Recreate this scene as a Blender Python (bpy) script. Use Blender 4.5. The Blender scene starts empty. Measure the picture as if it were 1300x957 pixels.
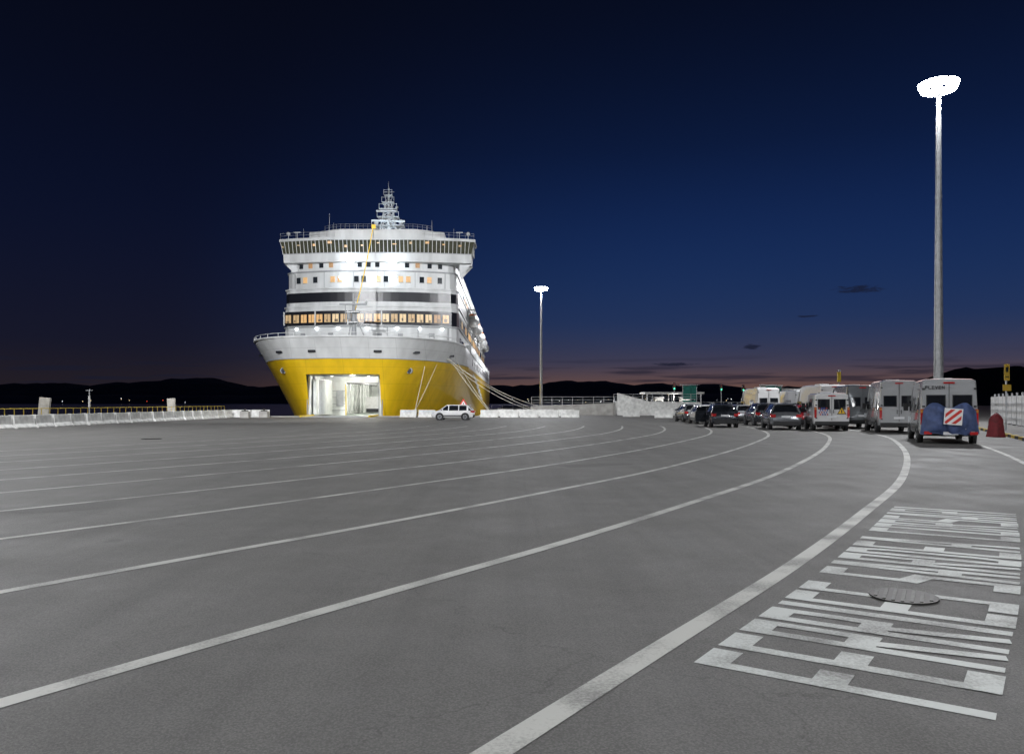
import bpy, math, random, bmesh
from mathutils import Vector, Matrix, noise
random.seed(7)
D=bpy.data
scene=bpy.context.scene
col=scene.collection
scene.view_settings.view_transform='Standard'
try: scene.view_settings.look='None'
except Exception: pass
scene.view_settings.exposure=0

# ------------------------------------------------------------------ materials
_m={}
def mat(name,c,rough=.6,metal=0,emit=None,es=0,var=.12,scale=3.0,bump=0,coat=0,stretch=None,plates=0):
    if name in _m: return _m[name]
    m=D.materials.new(name); m.use_nodes=True
    nt=m.node_tree; bs=nt.nodes['Principled BSDF']
    bs.inputs['Roughness'].default_value=rough
    bs.inputs['Metallic'].default_value=metal
    if coat: bs.inputs['Coat Weight'].default_value=coat
    tc=nt.nodes.new('ShaderNodeTexCoord')
    n=nt.nodes.new('ShaderNodeTexNoise'); n.inputs['Scale'].default_value=scale; n.inputs['Detail'].default_value=6
    src=tc.outputs['Object']
    if stretch:
        mp=nt.nodes.new('ShaderNodeMapping'); mp.inputs['Scale'].default_value=stretch
        nt.links.new(src,mp.inputs['Vector']); src=mp.outputs[0]
    nt.links.new(src,n.inputs['Vector'])
    mr=nt.nodes.new('ShaderNodeMapRange'); mr.inputs['From Min'].default_value=.3; mr.inputs['From Max'].default_value=.7
    mr.inputs['To Min'].default_value=1-var; mr.inputs['To Max'].default_value=1+var*.6
    nt.links.new(n.outputs['Fac'],mr.inputs['Value'])
    fac=mr.outputs['Result']
    if plates:
        sp=nt.nodes.new('ShaderNodeSeparateXYZ'); nt.links.new(tc.outputs['Object'],sp.inputs[0])
        cur=fac
        for ax,per in (('Z',plates),('X',plates*2.3)):
            a=nt.nodes.new('ShaderNodeMath'); a.operation='MULTIPLY'; a.inputs[1].default_value=1/per; nt.links.new(sp.outputs[ax],a.inputs[0])
            fr_=nt.nodes.new('ShaderNodeMath'); fr_.operation='FRACT'; nt.links.new(a.outputs[0],fr_.inputs[0])
            g=nt.nodes.new('ShaderNodeMath'); g.operation='GREATER_THAN'; g.inputs[1].default_value=.045/per; nt.links.new(fr_.outputs[0],g.inputs[0])
            r=nt.nodes.new('ShaderNodeMapRange'); r.inputs[3].default_value=.80; nt.links.new(g.outputs[0],r.inputs[0])
            mu=nt.nodes.new('ShaderNodeMath'); mu.operation='MULTIPLY'; nt.links.new(cur,mu.inputs[0]); nt.links.new(r.outputs[0],mu.inputs[1]); cur=mu.outputs[0]
        fac=cur
    vm=nt.nodes.new('ShaderNodeVectorMath'); vm.operation='SCALE'
    vm.inputs[0].default_value=c[:3]
    nt.links.new(fac,vm.inputs['Scale'])
    nt.links.new(vm.outputs['Vector'],bs.inputs['Base Color'])
    if emit:
        bs.inputs['Emission Color'].default_value=(*emit,1); bs.inputs['Emission Strength'].default_value=es
    if bump:
        b=nt.nodes.new('ShaderNodeBump'); b.inputs['Strength'].default_value=bump; b.inputs['Distance'].default_value=.02
        nt.links.new(n.outputs['Fac'],b.inputs['Height']); nt.links.new(b.outputs['Normal'],bs.inputs['Normal'])
    _m[name]=m; return m

# ------------------------------------------------------------------ mesh builder
class B:
    def __init__(s): s.v=[]; s.f=[]; s.mi=[]; s.ms=[]
    def m(s,mt):
        if mt not in s.ms: s.ms.append(mt)
        return s.ms.index(mt)
    def add(s,vs,fs,mt):
        o=len(s.v); s.v+= [tuple(v) for v in vs]; k=s.m(mt)
        for f in fs: s.f.append([o+i for i in f]); s.mi.append(k)
    def box(s,c,d,mt,rz=0,rx=0,ry=0):
        hx,hy,hz=d[0]/2,d[1]/2,d[2]/2
        M=Matrix.Translation(c)@Matrix.Rotation(rz,4,'Z')@Matrix.Rotation(rx,4,'X')@Matrix.Rotation(ry,4,'Y')
        vs=[M@Vector((x,y,z)) for x in(-hx,hx) for y in(-hy,hy) for z in(-hz,hz)]
        s.add(vs,[(0,1,3,2),(4,6,7,5),(0,4,5,1),(2,3,7,6),(0,2,6,4),(1,5,7,3)],mt)
    def cyl(s,p0,p1,r0,r1,mt,n=10,cap=True):
        p0=Vector(p0);p1=Vector(p1);d=(p1-p0).normalized()
        a=d.orthogonal().normalized(); b=d.cross(a)
        vs=[]
        for p,r in((p0,r0),(p1,r1)):
            for i in range(n):
                t=2*math.pi*i/n; vs.append(p+a*r*math.cos(t)+b*r*math.sin(t))
        fs=[(i,(i+1)%n,n+(i+1)%n,n+i) for i in range(n)]
        if cap: fs+=[tuple(reversed(range(n))),tuple(range(n,2*n))]
        s.add(vs,fs,mt)
    def prism(s,poly,z0,z1,mt):
        n=len(poly)
        vs=[(p[0],p[1],z0) for p in poly]+[(p[0],p[1],z1) for p in poly]
        fs=[(i,(i+1)%n,n+(i+1)%n,n+i) for i in range(n)]+[tuple(reversed(range(n))),tuple(range(n,2*n))]
        s.add(vs,fs,mt)
    def wall(s,line,z0,z1,mt,dz=0):
        n=len(line)
        vs=[(p[0],p[1],z0) for p in line]+[(p[0],p[1],z1) for p in line]
        s.add(vs,[(i,i+1,n+i+1,n+i) for i in range(n-1)],mt)
    def sph(s,c,r,mt,n=10,sc=(1,1,1)):
        vs=[];fs=[]
        for j in range(n+1):
            ph=math.pi*j/n
            for i in range(n*2):
                t=math.pi*i/n
                vs.append((c[0]+r*sc[0]*math.sin(ph)*math.cos(t),c[1]+r*sc[1]*math.sin(ph)*math.sin(t),c[2]+r*sc[2]*math.cos(ph)))
        for j in range(n):
            for i in range(2*n):
                a=j*2*n+i;b=j*2*n+(i+1)%(2*n)
                fs.append((a,a+2*n,b+2*n,b))
        s.add(vs,fs,mt)
    def tube(s,pts,r,mt,n=6):
        for a,b in zip(pts[:-1],pts[1:]): s.cyl(a,b,r,r,mt,n,False)
    def obj(s,name,parent=None,smooth=False,loc=(0,0,0),rz=0,bevel=0):
        me=D.meshes.new(name); me.from_pydata(s.v,[],s.f)
        for m_ in s.ms: me.materials.append(m_)
        me.polygons.foreach_set('material_index',s.mi)
        if smooth: me.polygons.foreach_set('use_smooth',[True]*len(me.polygons))
        me.update()
        o=D.objects.new(name,me); col.objects.link(o)
        o.location=loc; o.rotation_euler=(0,0,rz)
        if parent: o.parent=parent
        if bevel:
            b=o.modifiers.new('bevel','BEVEL'); b.width=bevel; b.segments=2; b.limit_method='ANGLE'
        return o
def merge(o,ang=35):
    bm=bmesh.new(); bm.from_mesh(o.data); bmesh.ops.remove_doubles(bm,verts=bm.verts,dist=.0005); bmesh.ops.recalc_face_normals(bm,faces=bm.faces)
    for e in bm.edges:
        e.smooth = len(e.link_faces)==2 and e.calc_face_angle(0)<math.radians(ang)
    for f in bm.faces: f.smooth=True
    bm.to_mesh(o.data); bm.free()
def empty(name,loc=(0,0,0),rz=0):
    e=D.objects.new(name,None); col.objects.link(e); e.location=loc; e.rotation_euler=(0,0,rz); e.empty_display_size=.5; return e
def light(name,kind,loc,power,color=(1,1,1),radius=.3,parent=None,aim=None,angle=None,blend=.9):
    l=D.lights.new(name,kind); l.energy=power; l.color=color
    if kind in('POINT','SPOT'): l.shadow_soft_size=radius
    if kind=='SPOT': l.spot_size=angle or math.radians(120); l.spot_blend=blend
    o=D.objects.new(name,l); col.objects.link(o); o.location=loc
    if aim is not None:
        o.rotation_euler=(Vector(aim)-Vector(loc)).to_track_quat('-Z','Y').to_euler()
    if parent: o.parent=parent
    return o

# ------------------------------------------------------------------ world: twilight sky
w=D.worlds.new("World"); scene.world=w; w.use_nodes=True
nt=w.node_tree; nt.nodes.clear()
N=nt.nodes.new; L=nt.links.new
out=N('ShaderNodeOutputWorld'); bg=N('ShaderNodeBackground'); bg.inputs['Strength'].default_value=1.0
tc=N('ShaderNodeTexCoord'); nrm=N('ShaderNodeVectorMath'); nrm.operation='NORMALIZE'
L(tc.outputs['Generated'],nrm.inputs[0])
sep=N('ShaderNodeSeparateXYZ'); L(nrm.outputs[0],sep.inputs[0])
def ramp(stops):
    r=N('ShaderNodeValToRGB'); r.color_ramp.interpolation='B_SPLINE'
    e=r.color_ramp.elements
    while len(e)<len(stops): e.new(.5)
    for i,(p,c) in enumerate(stops): e[i].position=p; e[i].color=(*c,1)
    L(sep.outputs['Z'],r.inputs['Fac']); return r
bright=ramp([(0,(.190,.090,.058)),(.022,(.125,.070,.062)),(.048,(.042,.044,.080)),(.10,(.013,.034,.108)),(.20,(.0066,.0215,.092)),(.30,(.0034,.0098,.042)),(.44,(.002,.0038,.014)),(.7,(.0015,.003,.009))])
dark=ramp([(0,(.020,.014,.016)),(.03,(.015,.012,.019)),(.07,(.008,.009,.022)),(.20,(.0032,.006,.024)),(.32,(.0025,.004,.014)),(.44,(.002,.003,.009)),(.7,(.0015,.0025,.006))])
dt=N('ShaderNodeVectorMath'); dt.operation='DOT_PRODUCT'; dt.inputs[1].default_value=(math.sin(math.radians(27)),math.cos(math.radians(27)),0)
L(nrm.outputs[0],dt.inputs[0])
mr=N('ShaderNodeMapRange'); mr.interpolation_type='SMOOTHSTEP'; mr.inputs['From Min'].default_value=.62; mr.inputs['From Max'].default_value=.98
L(dt.outputs['Value'],mr.inputs['Value'])
mx=N('ShaderNodeMix'); mx.data_type='RGBA'
L(mr.outputs['Result'],mx.inputs['Factor']); L(dark.outputs[0],mx.inputs['A']); L(bright.outputs[0],mx.inputs['B'])
def M2(op,a,b=None,c=None):
    n_=N('ShaderNodeMath'); n_.operation=op
    for i,v in enumerate((a,b,c)):
        if v is None: continue
        if isinstance(v,(int,float)): n_.inputs[i].default_value=v
        else: L(v,n_.inputs[i])
    return n_.outputs[0]
mpc=N('ShaderNodeMapping'); mpc.inputs['Scale'].default_value=(5,5,90); L(nrm.outputs[0],mpc.inputs['Vector'])
nc=N('ShaderNodeTexNoise'); nc.inputs['Scale'].default_value=1.6; nc.inputs['Detail'].default_value=5; L(mpc.outputs[0],nc.inputs['Vector'])
c1=N('ShaderNodeMapRange'); c1.inputs[1].default_value=.50; c1.inputs[2].default_value=.62; L(nc.outputs['Fac'],c1.inputs[0])
c2=N('ShaderNodeMapRange'); c2.interpolation_type='SMOOTHSTEP'; c2.inputs[1].default_value=.062; c2.inputs[2].default_value=.034; L(sep.outputs['Z'],c2.inputs[0])
mask=M2('MULTIPLY',M2('MULTIPLY',c1.outputs[0],c2.outputs[0]),.65)
az=M2('ARCTAN2',sep.outputs['X'],sep.outputs['Y'])
mpd=N('ShaderNodeMapping'); mpd.inputs['Scale'].default_value=(30,30,160); L(nrm.outputs[0],mpd.inputs['Vector'])
nd=N('ShaderNodeTexNoise'); nd.inputs['Scale'].default_value=2.2; nd.inputs['Detail'].default_value=6; nd.inputs['Roughness'].default_value=.7; L(mpd.outputs[0],nd.inputs['Vector'])
for a0,z0,wa,wz in((.4120,.1295,.030,.0044),(.293,.0668,.010,.0036),(.355,.101,.012,.0016),(.20,.047,.03,.002)):
    u_=M2('MULTIPLY',M2('SUBTRACT',az,a0),1/wa); v_=M2('MULTIPLY',M2('SUBTRACT',sep.outputs['Z'],z0),1/wz)
    dd=M2('ADD',M2('MULTIPLY',u_,u_),M2('MULTIPLY',v_,v_))
    q_=M2('ADD',dd,M2('MULTIPLY_ADD',nd.outputs['Fac'],-5.0,2.3))
    r_=N('ShaderNodeMapRange'); r_.interpolation_type='SMOOTHSTEP'; r_.inputs[1].default_value=1.0; r_.inputs[2].default_value=-.2; L(q_,r_.inputs[0])
    mask=M2('MAXIMUM',mask,M2('MULTIPLY',r_.outputs[0],.8))
mx2=N('ShaderNodeMix'); mx2.data_type='RGBA'; L(mask,mx2.inputs['Factor']); L(mx.outputs['Result'],mx2.inputs['A']); mx2.inputs['B'].default_value=(.009,.011,.026,1)
L(mx2.outputs['Result'],bg.inputs['Color']); L(bg.outputs[0],out.inputs[0])

sl=D.lights.new('sun','SUN'); sl.energy=.02; sl.angle=math.radians(10); sl.color=(1,.7,.6)
so=D.objects.new('sun',sl); col.objects.link(so); so.rotation_euler=Vector((-.45,-.88,-.12)).to_track_quat('-Z','Y').to_euler()

# ------------------------------------------------------------------ ground materials
def asphalt():
    m=D.materials.new('asphalt'); m.use_nodes=True; nt=m.node_tree; bs=nt.nodes['Principled BSDF']
    N=nt.nodes.new; L=nt.links.new
    tc=N('ShaderNodeTexCoord')
    def noise_(sc,det=5,rough=.6,vec=None):
        n=N('ShaderNodeTexNoise'); n.inputs['Scale'].default_value=sc; n.inputs['Detail'].default_value=det; n.inputs['Roughness'].default_value=rough
        L(vec or tc.outputs['Object'],n.inputs['Vector']); return n
    def mrange(src,a,b,c,d):
        r=N('ShaderNodeMapRange'); r.inputs[1].default_value=a; r.inputs[2].default_value=b; r.inputs[3].default_value=c; r.inputs[4].default_value=d
        L(src,r.inputs[0]); return r.outputs[0]
    def mul(a,b):
        r=N('ShaderNodeMath'); r.operation='MULTIPLY'; L(a,r.inputs[0])
        L(b,r.inputs[1]); return r.outputs[0]
    fine=mrange(noise_(85,3,.8).outputs['Fac'],.32,.68,.66,1.36)
    vor=N('ShaderNodeTexVoronoi'); vor.inputs['Scale'].default_value=60; L(tc.outputs['Object'],vor.inputs['Vector'])
    ston=mrange(vor.outputs['Distance'],0,.7,1.24,.76)
    big=mrange(noise_(.07,5).outputs['Fac'],.3,.7,.88,1.09)
    med=mrange(noise_(3.1,4,.6).outputs['Fac'],.3,.72,.95,1.04)
    mp=N('ShaderNodeMapping'); mp.inputs['Rotation'].default_value=(0,0,math.radians(32)); mp.inputs['Scale'].default_value=(1.7,.05,1)
    L(tc.outputs['Object'],mp.inputs['Vector'])
    st=mrange(noise_(1.0,6,.65,mp.outputs[0]).outputs['Fac'],.35,.65,.86,1.08)
    mp2=N('ShaderNodeMapping'); mp2.inputs['Rotation'].default_value=(0,0,math.radians(-65)); mp2.inputs['Scale'].default_value=(3.2,.08,1)
    L(tc.outputs['Object'],mp2.inputs['Vector'])
    st2=mrange(noise_(1.0,4,.6,mp2.outputs[0]).outputs['Fac'],.62,.72,1,.86)
    sp=mrange(noise_(.9,2,.5).outputs['Fac'],.72,.77,1,.70)
    vc=N('ShaderNodeTexVoronoi'); vc.feature='DISTANCE_TO_EDGE'; vc.inputs['Scale'].default_value=.13
    nn=noise_(1.2,4); mixv=N('ShaderNodeVectorMath'); mixv.operation='ADD'
    L(tc.outputs['Object'],mixv.inputs[0]); L(nn.outputs['Color'],mixv.inputs[1]); L(mixv.outputs[0],vc.inputs['Vector'])
    cr=mrange(vc.outputs['Distance'],0,.0018,.72,1)
    v=mul(mul(mul(fine,ston),mul(big,med)),mul(mul(mul(st,st2),sp),cr))
    sc=N('ShaderNodeVectorMath'); sc.operation='SCALE'; sc.inputs[0].default_value=(.152,.148,.141); L(v,sc.inputs['Scale'])
    L(sc.outputs[0],bs.inputs['Base Color'])
    L(mrange(noise_(.8,5).outputs['Fac'],.3,.7,.58,.78),bs.inputs['Roughness'])
    bp=N('ShaderNodeBump'); bp.inputs['Strength'].default_value=.6; bp.inputs['Distance'].default_value=.007
    L(mul(fine,ston),bp.inputs['Height']); L(bp.outputs[0],bs.inputs['Normal'])
    return m
def paint(name,c):
    m=D.materials.new(name); m.use_nodes=True; nt=m.node_tree; bs=nt.nodes['Principled BSDF']
    N=nt.nodes.new; L=nt.links.new
    tc=N('ShaderNodeTexCoord')
    n=N('ShaderNodeTexNoise'); n.inputs['Scale'].default_value=45; n.inputs['Detail'].default_value=6; n.inputs['Roughness'].default_value=.75
    n2=N('ShaderNodeTexNoise'); n2.inputs['Scale'].default_value=1.3; n2.inputs['Detail'].default_value=5
    L(tc.outputs['Object'],n.inputs[0]); L(tc.outputs['Object'],n2.inputs[0])
    a=N('ShaderNodeMath'); a.operation='MULTIPLY_ADD'; L(n.outputs['Fac'],a.inputs[0]); a.inputs[1].default_value=.6; L(n2.outputs['Fac'],a.inputs[2])
    r=N('ShaderNodeMapRange'); r.inputs[1].default_value=1.00; r.inputs[2].default_value=.74
    L(a.outputs[0],r.inputs[0])
    mx=N('ShaderNodeMix'); mx.data_type='RGBA'; mx.inputs['A'].default_value=(.18,.178,.17,1); mx.inputs['B'].default_value=(*c,1)
    L(r.outputs[0],mx.inputs['Factor']); L(mx.outputs['Result'],bs.inputs['Base Color']); bs.inputs['Roughness'].default_value=.65
    return m
ASPH=asphalt(); LINE=paint('worn_white_paint',(.50,.50,.47)); LETP=paint('worn_letter_paint',(.54,.56,.54))
CONC=mat('concrete',(.36,.35,.33),.85,var=.25,scale=1.5,bump=.3)
WCONC=mat('white_painted_concrete',(.62,.62,.60),.7,var=.3,scale=2.5,bump=.15)

def water():
    m=D.materials.new('sea_water'); m.use_nodes=True; nt=m.node_tree; bs=nt.nodes['Principled BSDF']
    bs.inputs['Base Color'].default_value=(.006,.012,.018,1); bs.inputs['Roughness'].default_value=.12
    tc=nt.nodes.new('ShaderNodeTexCoord'); n=nt.nodes.new('ShaderNodeTexNoise'); n.inputs['Scale'].default_value=.9; n.inputs['Detail'].default_value=5
    nt.links.new(tc.outputs['Object'],n.inputs[0]); b=nt.nodes.new('ShaderNodeBump'); b.inputs['Strength'].default_value=.5; b.inputs['Distance'].default_value=.15
    nt.links.new(n.outputs['Fac'],b.inputs['Height']); nt.links.new(b.outputs[0],bs.inputs['Normal']); return m
b=B(); b.add([(-15000,-15000,-2.2),(15000,-15000,-2.2),(15000,15000,-2.2),(-15000,15000,-2.2)],[(0,1,2,3)],water()); b.obj('sea_water')
q=[(-33.5,-300),(4000,-300),(4000,420),(-4.0,420),(-4.0,91.8),(-33.5,91.8)]
b=B(); b.add([(x,y,0) for x,y in q],[tuple(range(6))],ASPH); b.obj('asphalt_ground')
b=B(); b.wall([(-33.5,-300),(-33.5,91.8),(-4.0,91.8),(-4.0,420)],-4,-.004,CONC); b.obj('quay_wall')
b=B(); 
for (x0,y0,x1,y1) in ((-33.5,-40,-33.0,91.3),(-33.5,91.3,-4.0,91.8),(-4.0,91.8,-3.5,420)):
    b.box(((x0+x1)/2,(y0+y1)/2,.06),(x1-x0,y1-y0,.12),CONC)
b.obj('quay_edge_kerb')

# ------------------------------------------------------------------ lane lines (curved, parallel offsets)
A=[(-9.6,-10.3),(-4.5,-2.8),(0.54,4.685),(2.86,8.10),(5.25,11.9),(8.3,17.0),(12.0,24.2),(15.05,30.9),(17.8,37.7),(19.6,43.9),(20.8,50),(21.5,56),(21.8,64),(21.8,72)]
def catmull(P,n=14):
    R=[]; Q=[P[0]]+P+[P[-1]]
    for i in range(1,len(Q)-2):
        for k in range(n):
            t=k/n; r=[]
            for a in (0,1):
                p0,p1,p2,p3=Q[i-1][a],Q[i][a],Q[i+1][a],Q[i+2][a]
                r.append(.5*(2*p1+(p2-p0)*t+(2*p0-5*p1+4*p2-p3)*t*t+(3*p1-p0-3*p2+p3)*t**3))
            R.append(Vector(r))
    R.append(Vector(P[-1])); return R
C=catmull(A); S=[0]
for a_,b_ in zip(C[:-1],C[1:]): S.append(S[-1]+(b_-a_).length)
NRM=[]
for i in range(len(C)):
    i0=max(0,i-6); i1=min(len(C)-1,i+6)
    t=(C[i1]-C[i0]).normalized(); NRM.append(Vector((-t.y,t.x)))
def at(s,off):
    s=max(0,min(S[-1]-1e-4,s))
    lo=0
    while S[lo+1]<s: lo+=1
    t=(s-S[lo])/(S[lo+1]-S[lo])
    p=C[lo].lerp(C[lo+1],t); n=NRM[lo].lerp(NRM[lo+1],t).normalized()
    return p+n*off
def s_at_y(y,off):
    s=0
    while at(s,off).y<y and s<S[-1]-.2: s+=.1
    return s
def heading(s):
    d=at(s+.5,0)-at(s-.5,0); return -math.atan2(d.x,d.y)
for off,wd,yend in ((0,.17,62),(2.6,.15,58),(5.4,.14,57),(8.35,.13,56),(11.05,.13,56),(13.75,.13,56),(16.4,.13,56),(19.1,.13,56),(21.8,.12,56),(24.5,.12,56),(27.2,.12,56),(-2.85,.15,60)):
    b=B(); vs=[];s=0
    while s<S[-1]:
        p=at(s,off-wd/2); q_=at(s,off+wd/2)
        if p.y>yend or p.x<-32.6: 
            if p.y>yend: break
            s+=.4; continue
        vs+=[(p.x,p.y,.004),(q_.x,q_.y,.004)]; s+=.4
    n=len(vs)//2
    b.add(vs,[(2*i,2*i+2,2*i+3,2*i+1) for i in range(n-1)],LINE); b.obj('lane_line')

# ------------------------------------------------------------------ painted lettering
FONT={'F':[(0,0,0,1),(0,1,1,1),(0,.52,.8,.52)],'E':[(0,0,0,1),(0,1,1,1),(0,.5,.85,.5),(0,0,1,0)],
'R':[(0,0,0,1),(0,1,1,1),(1,1,1,.52),(1,.52,0,.52),(.45,.52,1,0)],'I':[(.5,0,.5,1)],
'S':[(1,1,0,1),(0,1,0,.53),(0,.53,1,.47),(1,.47,1,0),(1,0,0,0)],'A':[(0,0,.35,1),(.35,1,.65,1),(.65,1,1,0),(.12,.33,.88,.33)],
'D':[(0,0,0,1),(0,1,.75,1),(.75,1,1,.8),(1,.8,1,.2),(1,.2,.75,0),(.75,0,0,0)],'C':[(1,1,0,1),(0,1,0,0),(0,0,1,0)],
'O':[(0,0,0,1),(0,1,1,1),(1,1,1,0),(1,0,0,0)],'L':[(0,1,0,0),(0,0,1,0)],'V':[(0,1,.5,0),(.5,0,1,1)],'N':[(0,0,0,1),(0,1,1,0),(1,0,1,1)]}
b=B(); s0=s_at_y(5.0,-.4); cw=.25; pitch=.44; off_top=-.40; Hh=1.45
scur=s0
for word in ("FERRIES","SARDEA","CORSARI"):
    for ch in word:
        w_=cw if ch!='I' else .1
        for k,(x0,y0,x1,y1) in enumerate(FONT[ch]):
            p0=Vector((scur+x0*w_,y0*Hh)); p1=Vector((scur+x1*w_,y1*Hh))
            d=(p1-p0); ln=d.length; d.normalize()
            vert=abs(d.y)>.6
            th=.056 if vert else .10
            e=.09 if vert else .056
            if ch=='I': th=.062
            nn=Vector((-d.y,d.x))*th
            qd=[p0-d*e+nn*-1,p1+d*e+nn*-1,p1+d*e+nn,p0-d*e+nn]
            wv=[]
            for p in qd:
                g=at(p.x,off_top-Hh+p.y); wv.append((g.x,g.y,.004+.0006*k))
            b.add(wv,[(0,1,2,3)],LETP)
        scur+= pitch if ch!='I' else .27
    scur+=.34
b.obj('road_lettering')

IRON=mat('cast_iron',(.05,.048,.045),.6,.6,var=.3,scale=20)
WIRON=mat('worn_iron',(.075,.072,.068),.6,.4,var=.4,scale=20)
def cover(name,x,y,r,rz=0):
    b=B(); b.cyl((0,0,.0),(0,0,.010),r,r,IRON,28)
    k=int(r/.07)
    for i in range(-k,k+1):
        t=i*.07
        if abs(t)<r*.86:
            h=math.sqrt(max(0,(r*.88)**2-t*t)); b.box((t,0,.012),(.028,2*h,.007),WIRON)
    b.obj(name,loc=(x,y,.0075),rz=rz)
cover('drain_cover',3.32,6.75,.27,-.5); cover('drain_cover',-16.3,36,.45)
for x,y,a,sx,sy in((-7,12.5,.6,1.6,.9),(2.2,21,.5,2.2,.8),(8.5,10.6,.7,.7,.5)):
    b=B(); pl=[]
    for i in range(14):
        t=2*math.pi*i/14; rr=1+.12*math.sin(3*t+x)+.08*math.sin(5*t); cx=math.copysign(abs(math.cos(t))**.5,math.cos(t)); cy=math.copysign(abs(math.sin(t))**.5,math.sin(t))
        pl.append((sx/2*cx*rr,sy/2*cy*rr,0))
    b.add(pl,[tuple(range(14))],mat('asphalt_patch',(.125,.122,.118),.8,var=.3,scale=30,bump=.4)); b.obj('asphalt_patch',loc=(x,y,.002),rz=a)

# ------------------------------------------------------------------ ferry
WHITE=mat('ship_white',(.62,.63,.63),.45,var=.18,scale=.8,stretch=(1,1,.25))
HWH=mat('hull_white',(.62,.63,.63),.4,var=.14,scale=.8,stretch=(1,1,.25),plates=1.3)
YEL=mat('ship_yellow',(.78,.50,.012),.34,var=.14,scale=.8,stretch=(1,1,.2),coat=.4,plates=1.9)
BLK=mat('ship_black',(.012,.013,.018),.3)
GREY=mat('ship_grey',(.33,.34,.35),.6)
GLASS=mat('dark_glass',(.02,.025,.03),.08)
WARM=[mat('window_warm_%d'%i,(.2,.15,.1),.3,emit=c,es=s_,var=.5,scale=4) for i,(c,s_) in enumerate((((1,.58,.22),.66),((1,.68,.34),.46),((1,.5,.17),.32),((.95,.72,.42),.75),((1,.6,.3),.05)))]
BRG=mat('bridge_window',(.025,.03,.025),.1,emit=(.62,.58,.34),es=.06,var=.5,scale=3)
FLOOD=mat('floodlight_lens',(.9,.9,.9),.3,emit=(.88,.94,1),es=60)
FLOODS=mat('small_lamp_lens',(.9,.9,.9),.3,emit=(.88,.94,1),es=14)
STEEL=mat('galvanised_steel',(.45,.46,.47),.5,.5,var=.2)
ship=empty('ferry_ship',(-19.15,92,0),math.radians(.2))
zs=[-2.6,-1,0,.8,1.6,2.5,3.4,4.2,4.9,5.5,6.1,6.65,7.2,7.8,8.4,9.0]
NT=26
def hull_ring(z):
    u=(z+2.6)/11.6
    y0=1.4-4.0*u**1.4
    Ln=62+(17-62)*u**.75
    ex=.85-.38*u
    w0=4.2
    HB=13.3
    right=[]
    for i in range(NT+1):
        t=(i/NT)**1.7
        hw=w0+(HB-w0)*(1-(1-t)**2.1)**ex
        right.append((hw,y0+t*Ln))
    right.append((HB,142+ (0 if z>2 else -3)))
    right.append((12.6,148))
    bulge=.15+.9*u*u
    cen=[(w0*k/4,y0-bulge*(1-(k/4)**2)) for k in range(-3,4)]
    return [(-x-.25,y,z) for x,y in reversed(right)]+[(x-.25,y,z) for x,y in cen]+[(x-.25,y,z) for x,y in right]
b=B(); rings=[hull_ring(z) for z in zs]; n=len(rings[0])
for j in range(len(zs)-1):
    zm=(zs[j]+zs[j+1])/2
    mt=YEL if zm<6.65 else HWH
    if zm<-1: mt=mat('antifouling',(.12,.02,.015),.7)
    fs=[]
    for i in range(n-1):
        mid = NT+2 <= i < NT+2+8
        if mid and 0<zm<4.9: continue
        fs.append((i,i+1,n+i+1,n+i))
    b.add(rings[j]+rings[j+1],fs,mt)
o=b.obj('hull',ship); merge(o,50)
b=B()
top=rings[-1][2:-2]
b.tube([Vector((x,y,9.03)) for x,y,z in top],.12,WHITE,6)
def ring_out(z,d=.08):
    R=hull_ring(z); return [Vector((x*(1+d/13),y-d*.7,z)) for x,y,_ in R][3:-3]
b.tube(ring_out(6.65,.03),.045,GREY,5)
for i in range(3,n-3,3):
    x,y,z=rings[-1][i]; b.cyl((x,y,9),(x,y,9.5),.03,.03,WHITE,5)
b.tube([Vector((x,y,9.5)) for x,y,z in rings[-1][3:-3]],.03,WHITE,5)
for x_ in (-11.8,-7.6,-3.4,3.6,7.8,11.4):
    best=min(hull_ring(7.5),key=lambda p:abs(p[0]-x_)+ (50 if p[1]>30 else 0))
    b.box((best[0],best[1]-.02,7.45),(.9,.2,.26),BLK,rz=math.atan2(best[0],16)*.8)
for x_ in(-7.4,7.2):
    best=min(hull_ring(5.4),key=lambda p:abs(p[0]-x_)+ (50 if p[1]>30 else 0))
    b.cyl((best[0],best[1]-.12,5.4),(best[0],best[1]+.3,5.4),.36,.4,GREY,16)
    b.cyl((best[0],best[1]-.16,5.4),(best[0],best[1]-.05,5.4),.26,.26,BLK,16)
    b.box((best[0],best[1]-.22,5.25),(.12,.12,.5),BLK)
for sx in(-1,1):
    b.box((sx*4.35-.25,.42,2.5),(.09,.09,4.9),GREY)
b.box((-.25,-.62,5.35),(.7,.08,.2),BLK)
b.obj('bulwark_fittings',ship)
b=B(); b.prism([(x*.985,y+.25) for x,y,z in hull_ring(7.8)[1:-1]],7.75,7.9,mat('green_deck',(.05,.09,.07),.7)); b.obj('foredeck',ship)

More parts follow.
